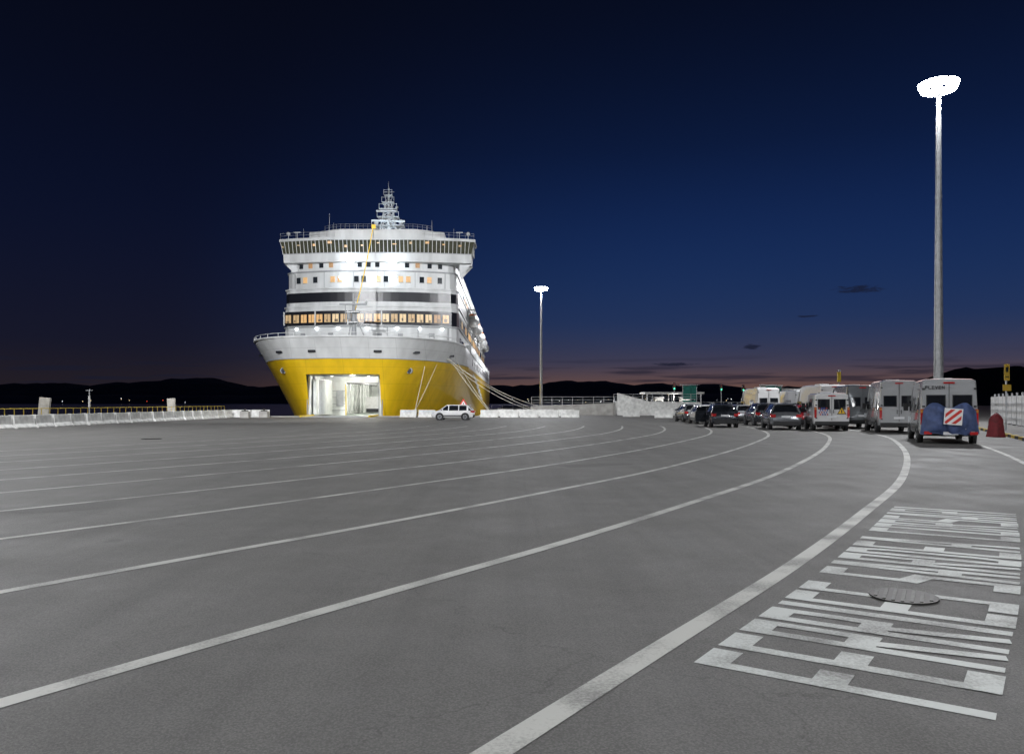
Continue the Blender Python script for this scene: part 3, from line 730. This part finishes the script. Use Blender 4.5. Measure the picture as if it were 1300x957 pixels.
b=B(); b.cyl((0,0,0),(0,0,3.5),.05,.05,STEEL,8); b.box((0,-.06,3.2),(.28,.05,.9),YS); b.box((0,-.09,3.35),(.14,.02,.28),BLK); b.box((0,-.09,2.95),(.18,.02,.06),BLK); b.box((0,-.07,2.35),(.45,.04,.35),YS); b.obj('yellow_sign_post',loc=(27.3,44.0,.12))
RB=mat('red_cover',(.16,.010,.016),.7,var=.4,scale=6,bump=.4)
b=B(); n=20; vs=[]
prf=[(.40,0),(.36,.25),(.33,.55),(.30,.85),(.22,1.02),(.10,1.12),(.001,1.14)]
for r,z in prf:
    for i in range(n):
        t=2*math.pi*i/n; rr=r*(1+.13*math.sin(5*t)*(1-z/1.2)+.06*math.sin(3*t+1)); vs.append((rr*math.cos(t),rr*math.sin(t),z+.03*math.sin(2*t)*(z>0)))
b.add(vs,[(j*n+i,j*n+(i+1)%n,(j+1)*n+(i+1)%n,(j+1)*n+i) for j in range(len(prf)-1) for i in range(n)],RB); b.obj('covered_bollard',smooth=True,loc=(23.35,38.4,0))

# ------------------------------------------------------------------ vehicles
TYRE=mat('tyre',(.02,.02,.02),.85); RIM=mat('rim',(.35,.36,.38),.35,.8); CG=mat('car_glass',(.012,.014,.018),.06,coat=1); BUMP=mat('black_plastic',(.025,.025,.027),.6)
TL=mat('tail_light',(.35,.01,.012),.2,emit=(1,.02,.02),es=.05,coat=1); TLO=mat('tail_light_on',(.5,.02,.02),.2,emit=(1,.05,.03),es=3); PLATE=mat('plate',(.75,.76,.78),.5); HL=mat('headlight',(.6,.62,.65),.1,coat=1)
def cpaint(n,c,me=.3): return mat('car_paint_'+n,c,.25,me,var=.05,coat=1)
PW=cpaint('white',(.72,.72,.72),0); PS=cpaint('silver',(.42,.43,.45),.5); PD=cpaint('dark',(.03,.035,.045)); PR=cpaint('red',(.35,.02,.03)); PG=cpaint('grey',(.13,.14,.15)); PVG=cpaint('van_grey',(.44,.45,.46),.2); PB=cpaint('blue',(.03,.06,.16))
def ringpts(st):
    y,zb,zt,zr,wb,wr=st
    R=[(0,zb),(wb*.82,zb),(wb*.97,zb+.10),(wb,(zb+zt)*.5),(wb*.965,zt),(wr,zr-.07),(wr*.86,zr-.005),(0,zr+.02)]
    return [(x,y,z) for x,z in R]+[(-x,y,z) for x,z in reversed(R[1:-1])]
def loft(b,sts,glass,body):
    rs=[ringpts(s) for s in sts]; n=14
    for k in range(len(rs)-1):
        g=glass[k]
        for i in range(n):
            j=(i+1)%n; seg=i if i<7 else 13-i
            mt=body
            if 'w' in g and seg in(4,5,6): mt=CG
            if 's' in g and seg==4: mt=CG
            if seg==0: mt=BUMP
            b.add([rs[k][i],rs[k][j],rs[k+1][j],rs[k+1][i]],[(0,3,2,1)],mt)
    b.add(rs[0],[tuple(range(n))],body); b.add(rs[-1],[tuple(reversed(range(n)))],body)
def wheels(e,ys,w,r):
    for y in ys:
        for sx in(-1,1):
            b=B()
            b.cyl((sx*(w-.12),y,r),(sx*(w+.012),y,r),r+.07,r+.07,BUMP,24)
            b.cyl((sx*(w-.2),y,r),(sx*(w+.02),y,r),r,r-.02,TYRE,24)
            b.cyl((sx*(w-.2),y,r),(sx*(w+.026),y,r),r*.68,r*.66,RIM,20)
            for k in range(5):
                a=2*math.pi*k/5; b.box((sx*(w+.03),y+math.cos(a)*r*.32,r+math.sin(a)*r*.32),(.012,r*.55,r*.13),BUMP,rx=a)
            b.obj('wheel',e)
def car(x,y,rz,body,L_=4.3,W=1.8,H=1.48,suv=0,lit=False,doors=False,wagon=False):
    e=empty('parked_car',(x,y,0),rz); w=W/2; h=H/1.48; g=.20+.05*suv
    yr=.42 if not wagon else .28
    st=[(0,.42,.66,.72,w*.84,w*.74),(.06,.30,.78,.92,w*.94,w*.80),(.14,g,.90*h,1.0*h,w*.985,w*.80),
        (yr+.06,g,.93*h,1.38*h,w,w*.70),(yr+.22,g,.93*h,1.46*h,w,w*.68),(1.35,g,.92*h,H,w,w*.69),(1.43,g,.92*h,H,w,w*.69),(2.3,g,.91*h,H,w,w*.69),(2.38,g,.91*h,H,w,w*.69),
        (L_*.64,g,.92*h,1.43*h,w,w*.67),(L_*.785,g,.93*h,.99*h,w,w*.80),(L_*.93,g+.03,.78*h,.82*h,w*.95,w*.72),(L_*.985,.3,.62*h,.68*h,w*.84,w*.66),(L_,.38,.52,.58,w*.72,w*.6)]
    gl=['','','w','','s','','s','','s','w','','','']
    b=B(); loft(b,st,gl,body); o=b.obj('body',e); merge(o)
    b=B()
    for sx in(-1,1):
        b.cyl((sx*w*.67,L_*.64,1.41*h),(sx*w*.93,L_*.785,.95*h),.035,.04,body,6)
        b.cyl((sx*w*.69,yr+.1,1.36*h),(sx*w*.9,.14,.95*h),.05,.06,body,6)
        b.box((sx*w*.80,.05,.80*h),(.26,.16,.17),TLO if lit else TL,rz=-sx*.25); b.box((sx*w*.93,.16,.83*h),(.08,.22,.15),TL)
        b.box((sx*w*.78,L_-.22,.68*h),(.34,.2,.14),HL,rz=sx*.35)
        b.box((sx*(w+.09),L_*.72,1.0*h),(.16,.1,.13),body)
        b.box((sx*(w+.002),2.0,.42),(.02,2.0,.10),BUMP)
    b.box((0,.02,.40),(W*.78,.14,.24),BUMP); b.box((0,-.015,.66*h if not suv else .8),(.52,.03,.12),PLATE)
    b.box((0,.33,1.44*h),(W*.56,.22,.03),body)
    b.box((0,L_-.03,.45),(W*.5,.08,.16),BUMP)
    if suv or wagon:
        for sx in(-1,1): b.cyl((sx*w*.62,.7,H+.05),(sx*w*.62,2.6,H+.05),.02,.02,STEEL,6)
    if doors:
        b.box((-w-.38,2.35,.72),(.82,.07,.72),body,rz=.35); b.box((-w-.36,2.36,1.2),(.66,.05,.34),CG,rz=.35)
    b.obj('trim',e); wheels(e,(.78,L_-.82),w-.005,.32+.03*suv)
    return e
def van(x,y,rz,body,L_=5.6,W=2.02,H=2.6,rwin=True,name='camper_van'):
    e=empty(name,(x,y,0),rz); w=W/2; B_=1.25
    st=[(0,.42,B_,H-.10,w*.955,w*.86),(.05,.34,B_,H-.03,w*.985,w*.89),(.30,.30,B_,H,w,w*.90),(.9,.28,B_,H,w,w*.90),(1.9,.28,B_,H,w,w*.90),(2.0,.28,B_,H,w,w*.90),(3.0,.28,B_,H,w,w*.90),
        (L_-2.15,.28,B_,H-.02,w,w*.89),(L_-1.75,.28,B_,H-.16,w,w*.86),(L_-.95,.3,1.15,1.36,w*.98,w*.80),(L_-.25,.34,.95,1.02,w*.93,w*.74),(L_-.05,.4,.7,.78,w*.84,w*.66),(L_,.45,.6,.68,w*.78,w*.6)]
    gl=['']*12; gl[8]='w'
    b=B(); loft(b,st,gl,body); o=b.obj('body',e); merge(o,30)
    b=B()
    b.box((0,-.012,(H+.55)/2-.02),(.022,.02,H-.75),BUMP)
    for sx in(-1,1):
        if rwin: 
            b.box((sx*w*.44,-.008,1.50+.27*(H-2)),(w*.60,.03,.54),CG)
            b.box((sx*w*.44,-.001,1.50+.27*(H-2)),(w*.66,.025,.60),BUMP)
        b.box((sx*w*.905,-.01,1.08),(.13,.06,.62),TL); b.box((sx*w*.905,-.02,1.30),(.12,.05,.12),mat('amber_lamp',(.5,.2,.02),.3))
        b.box((sx*w*.10,-.02,1.15),(.03,.05,.22),BUMP)
        for z_ in(.75,1.5,H-.4): b.box((sx*w*.86,-.01,z_),(.1,.05,.07),BUMP)
        b.box((sx*(w+.004),L_-1.9,1.5),(.02,.85,.46),CG,rx=0)
        b.box((sx*(w-.045),1.6,1.62),(.03,1.1,.5),CG,ry=-sx*.1)
        b.box((sx*(w+.14),L_-1.25,1.45),(.2,.12,.34),BUMP)
        b.box((sx*(w+.006),L_*.45,.5),(.02,L_*.35,.14),BUMP)
        b.box((sx*(w+.003),L_*.52,1.24),(.012,L_*.6,.02),BUMP)
        b.cyl((sx*w*.85,L_-1.75,H-.2),(sx*w*.94,L_-.95,1.25),.05,.05,body,6)
        b.box((sx*w*.8,L_-.2,.88),(.3,.25,.26),HL,rz=sx*.4)
    b.box((0,-.03,.46),(W*.93,.16,.20),BUMP); b.box((.0,-.02,.82),(.52,.03,.12),PLATE); b.box((0,-.01,H-.16),(.4,.05,.06),TL)
    b.box((0,2.4,H+.04),(.7,.9,.09),PW); 
    b.obj('trim',e); wheels(e,(1.0,L_-1.0),w-.005,.34)
    return e
def LH(X,Y): 
    s=s_at_y(Y,0); return heading(s)
car(-3.6,75.6,math.radians(88),PW,L_=4.0,W=1.72,H=1.45)
car(14.0,52.3,LH(14,52)+.02,PD,suv=1,H=1.55,doors=True)
car(16.45,47.8,LH(16,47.8),cpaint('mid_grey',(.20,.21,.225),.5),suv=1,H=1.58,W=1.85,L_=4.6,wagon=True)
car(19.9,53.2,LH(19,53),PR)
car(15.0,60.5,LH(15,60),PW); car(18.2,56.5,LH(18,56),PD,suv=1,H=1.6); car(15.4,67,LH(15,67),PG,H=1.5); car(18.6,63,LH(18,63),PS); car(18.8,70,0,PD)
car(17.0,74,0,PB); car(21.0,60,0,PD,suv=1,H=1.6)
v=van(18.55,46.2,LH(18.5,46)-.02,PW,L_=4.7,W=1.98,H=2.2,name='delivery_van')
b=B(); BL=mat('mark_blue',(.04,.06,.35),.5); RD=mat('mark_red',(.5,.03,.05),.5); YW=mat('mark_yellow',(.8,.5,.02),.5)
for r in range(4):
    for c_ in range(4):
        b.box((-.68+c_*.13+(r%2)*.05,-.035,1.32-r*.12),(.08,.012,.07),BL if (r+c_)%3 else RD,ry=.6)
b.add([(.28,-.04,.98),(.78,-.04,.98),(.53,-.04,1.42)],[(0,1,2)],BLK); b.add([(.33,-.046,1.01),(.73,-.046,1.01),(.53,-.046,1.36)],[(0,1,2)],YW); b.box((.53,-.05,1.14),(.05,.004,.18),BLK)
b.obj('rear_markings',v)
van(22.1,50.2,LH(22,50),PG,L_=5.4,H=2.75)
van(20.9,43.0,LH(20.9,43)-.03,PVG,L_=5.6,H=2.85)
van(23.3,57.5,0,PW,L_=6,H=2.95,W=2.15,name='motorhome'); van(21.6,67,0,PW,L_=6,H=2.9,name='motorhome'); van(24.4,66,0,PVG,L_=6,H=2.7)
cv=van(17.45,31.8,LH(17.4,32)+.02,PVG,L_=5.9,W=2.12,H=2.60)
cov=B(); nx,nz=26,20; BC=mat('blue_cover',(.055,.085,.20),.65,var=.35,scale=5,bump=.4)
vs=[]
for side in(0,1):
    for j in range(nz+1):
        for i in range(nx+1):
            u=i/nx*2-1; t=j/nz
            wd=1.04-.12*t+.03*math.sin(6*u); z=.40+1.16*t*(1-.16*abs(u)**3)-.13*math.cos(u*5)*(t)
            dep=(.46*(1-abs(u)**4)*math.sin(math.pi*min(1,.25+t*.72))+.05)
            nv=noise.noise(Vector((u*2.2,t*2.5,side*3)))*.13+noise.noise(Vector((u*7,t*2,5)))*.06+.035*math.sin(u*16+t*3)*(1-t)
            vs.append((u*wd,-.12-(dep+nv if side==0 else .0),z+.03*math.sin(u*9)*(1-t)))
fs=[]; m1=(nx+1)*(nz+1)
for side in(0,1):
    for j in range(nz):
        for i in range(nx):
            a=side*m1+j*(nx+1)+i; f=(a,a+1,a+nx+2,a+nx+1); fs.append(f if side==0 else tuple(reversed(f)))
cov.add(vs,fs,BC)
def strip(idx):
    for a,c_ in zip(idx[:-1],idx[1:]): cov.f.append([a,c_,c_+m1,a+m1]); cov.mi.append(0)
strip([i for i in range(nx+1)]); strip([nz*(nx+1)+i for i in range(nx+1)]); strip([j*(nx+1) for j in range(nz+1)]); strip([j*(nx+1)+nx for j in range(nz+1)])
cov.obj('bicycle_cover',cv,smooth=True)
def clip(poly,a,b_,c):
    R=[]
    for i in range(len(poly)):
        p=poly[i];q=poly[(i+1)%len(poly)]; fp=a*p[0]+b_*p[1]-c; fq=a*q[0]+b_*q[1]-c
        if fp<=0: R.append(p)
        if fp*fq<0: t=fp/(fp-fq); R.append((p[0]+(q[0]-p[0])*t,p[1]+(q[1]-p[1])*t))
    return R
bd=B(); bd.box((0,0,0),(.64,.02,.64),mat('sign_white',(.8,.8,.8),.5))
sq=[(-.28,-.28),(.28,-.28),(.28,.28),(-.28,.28)]
for k in(-2,0,2):
    c0=k*.15-.075; P=clip(clip(sq,1,-1,c0+.15),-1,1,-c0)
    if len(P)>2: bd.add([(x,-.013,z) for x,z in P],[tuple(range(len(P)))],mat('sign_red',(.6,.03,.02),.5))
o=bd.obj('warning_board',cv,loc=(.06,-.74,1.10)); o.rotation_euler=(0,.08,0)
b=B(); b.box((0,-.35,.5),(1.7,.05,.05),STEEL); b.box((-.5,-.3,.62),(.05,.5,.05),STEEL); b.box((.5,-.3,.62),(.05,.5,.05),STEEL)
b.box((0,-.52,.44),(.52,.02,.12),PLATE); b.box((-.8,-.5,.45),(.28,.06,.12),TL); b.box((.8,-.5,.45),(.28,.06,.12),TL)
b.obj('bicycle_rack',cv)
b=B(); xx=-.84
for ch in "FLEVEN":
    for (x0,z0,x1,z1) in FONT[ch]:
        p0=Vector((xx+x0*.07,0,2.20+z0*.11)); p1=Vector((xx+x1*.07,0,2.20+z1*.11)); c_=(p0+p1)/2; dd=p1-p0
        b.box((c_.x,.0,c_.z),(dd.length+.022,.05,.022),BUMP,ry=-math.atan2(dd.z,dd.x))
    xx+=.12
b.obj('rear_lettering',cv)

# ------------------------------------------------------------------ hills, far shore, town lights
HILL=mat('hill_scrub',(.16,.16,.17),.95,var=.3,scale=.01)
def interp(P,x):
    for (a,ya),(c_,yc) in zip(P[:-1],P[1:]):
        if a<=x<=c_: return ya+(yc-ya)*(x-a)/(c_-a)
    return P[0][1] if x<P[0][0] else P[-1][1]
def hills(name,prof,Y,depth,x0,x1,step,rough,seed,mt=HILL):
    b=B(); nx=int((x1-x0)/step); ny=8; vs=[]
    for j in range(ny+1):
        for i in range(nx+1):
            x=x0+step*i; t=j/ny; env=math.sin(math.pi*t)
            h=interp(prof,x)*(1+rough*noise.fractal(Vector((x/Y*14,t*3,seed)),.8,2.1,5))
            vs.append((x,Y+(t-.5)*depth,-3+max(0,h)*env))
    b.add(vs,[(j*(nx+1)+i,j*(nx+1)+i+1,(j+1)*(nx+1)+i+1,(j+1)*(nx+1)+i) for j in range(ny) for i in range(nx)],mt); b.obj(name,smooth=True)
hills('hills',[(-6500,120),(-3600,110),(-3000,120),(-2450,170),(-2100,140),(-1800,115),(-1400,125),(-900,105),(0,125),(300,140),(600,125),(1200,120),(2000,110),(2500,125),(3500,180),(6500,200)],5600,1800,-6500,6500,40,.3,1)
hills('hills',[(-3000,25),(-900,28),(0,30),(900,32),(1500,30),(3000,30)],2600,500,-3200,3200,25,.3,4)
hills('wooded_hill',[(560,0),(640,30),(700,50),(760,60),(850,62),(950,60),(1200,75),(1600,80)],1250,500,560,1600,9,.28,9,mat('wooded_slope',(.05,.055,.045),.95))
TLT=[mat('town_light_w',(1,.8,.5),.5,emit=(1,.75,.4),es=3),mat('town_light_b',(1,.8,.5),.5,emit=(.9,.95,1),es=3),mat('town_light_r',(1,.1,.1),.5,emit=(1,.1,.05),es=3)]
b=B()
for k in range(60):
    x=random.uniform(-1300,-950) if k<9 else random.uniform(0,1500); b.sph((x,2300+random.uniform(-60,40),random.uniform(2,14)),random.uniform(.5,1.0),random.choice([TLT[0],TLT[0],TLT[1],TLT[2]] if k%3==0 else TLT[:2]),4)
b.obj('town_lights')

# ------------------------------------------------------------------ camera
cam=D.cameras.new('camera'); cam.lens=28; cam.sensor_width=36; cam.shift_y=.025; cam.clip_end=30000; cam.clip_start=.1
co=D.objects.new('camera',cam); col.objects.link(co); co.location=(0,0,1.65); co.rotation_euler=(math.radians(90),0,0)
scene.camera=co
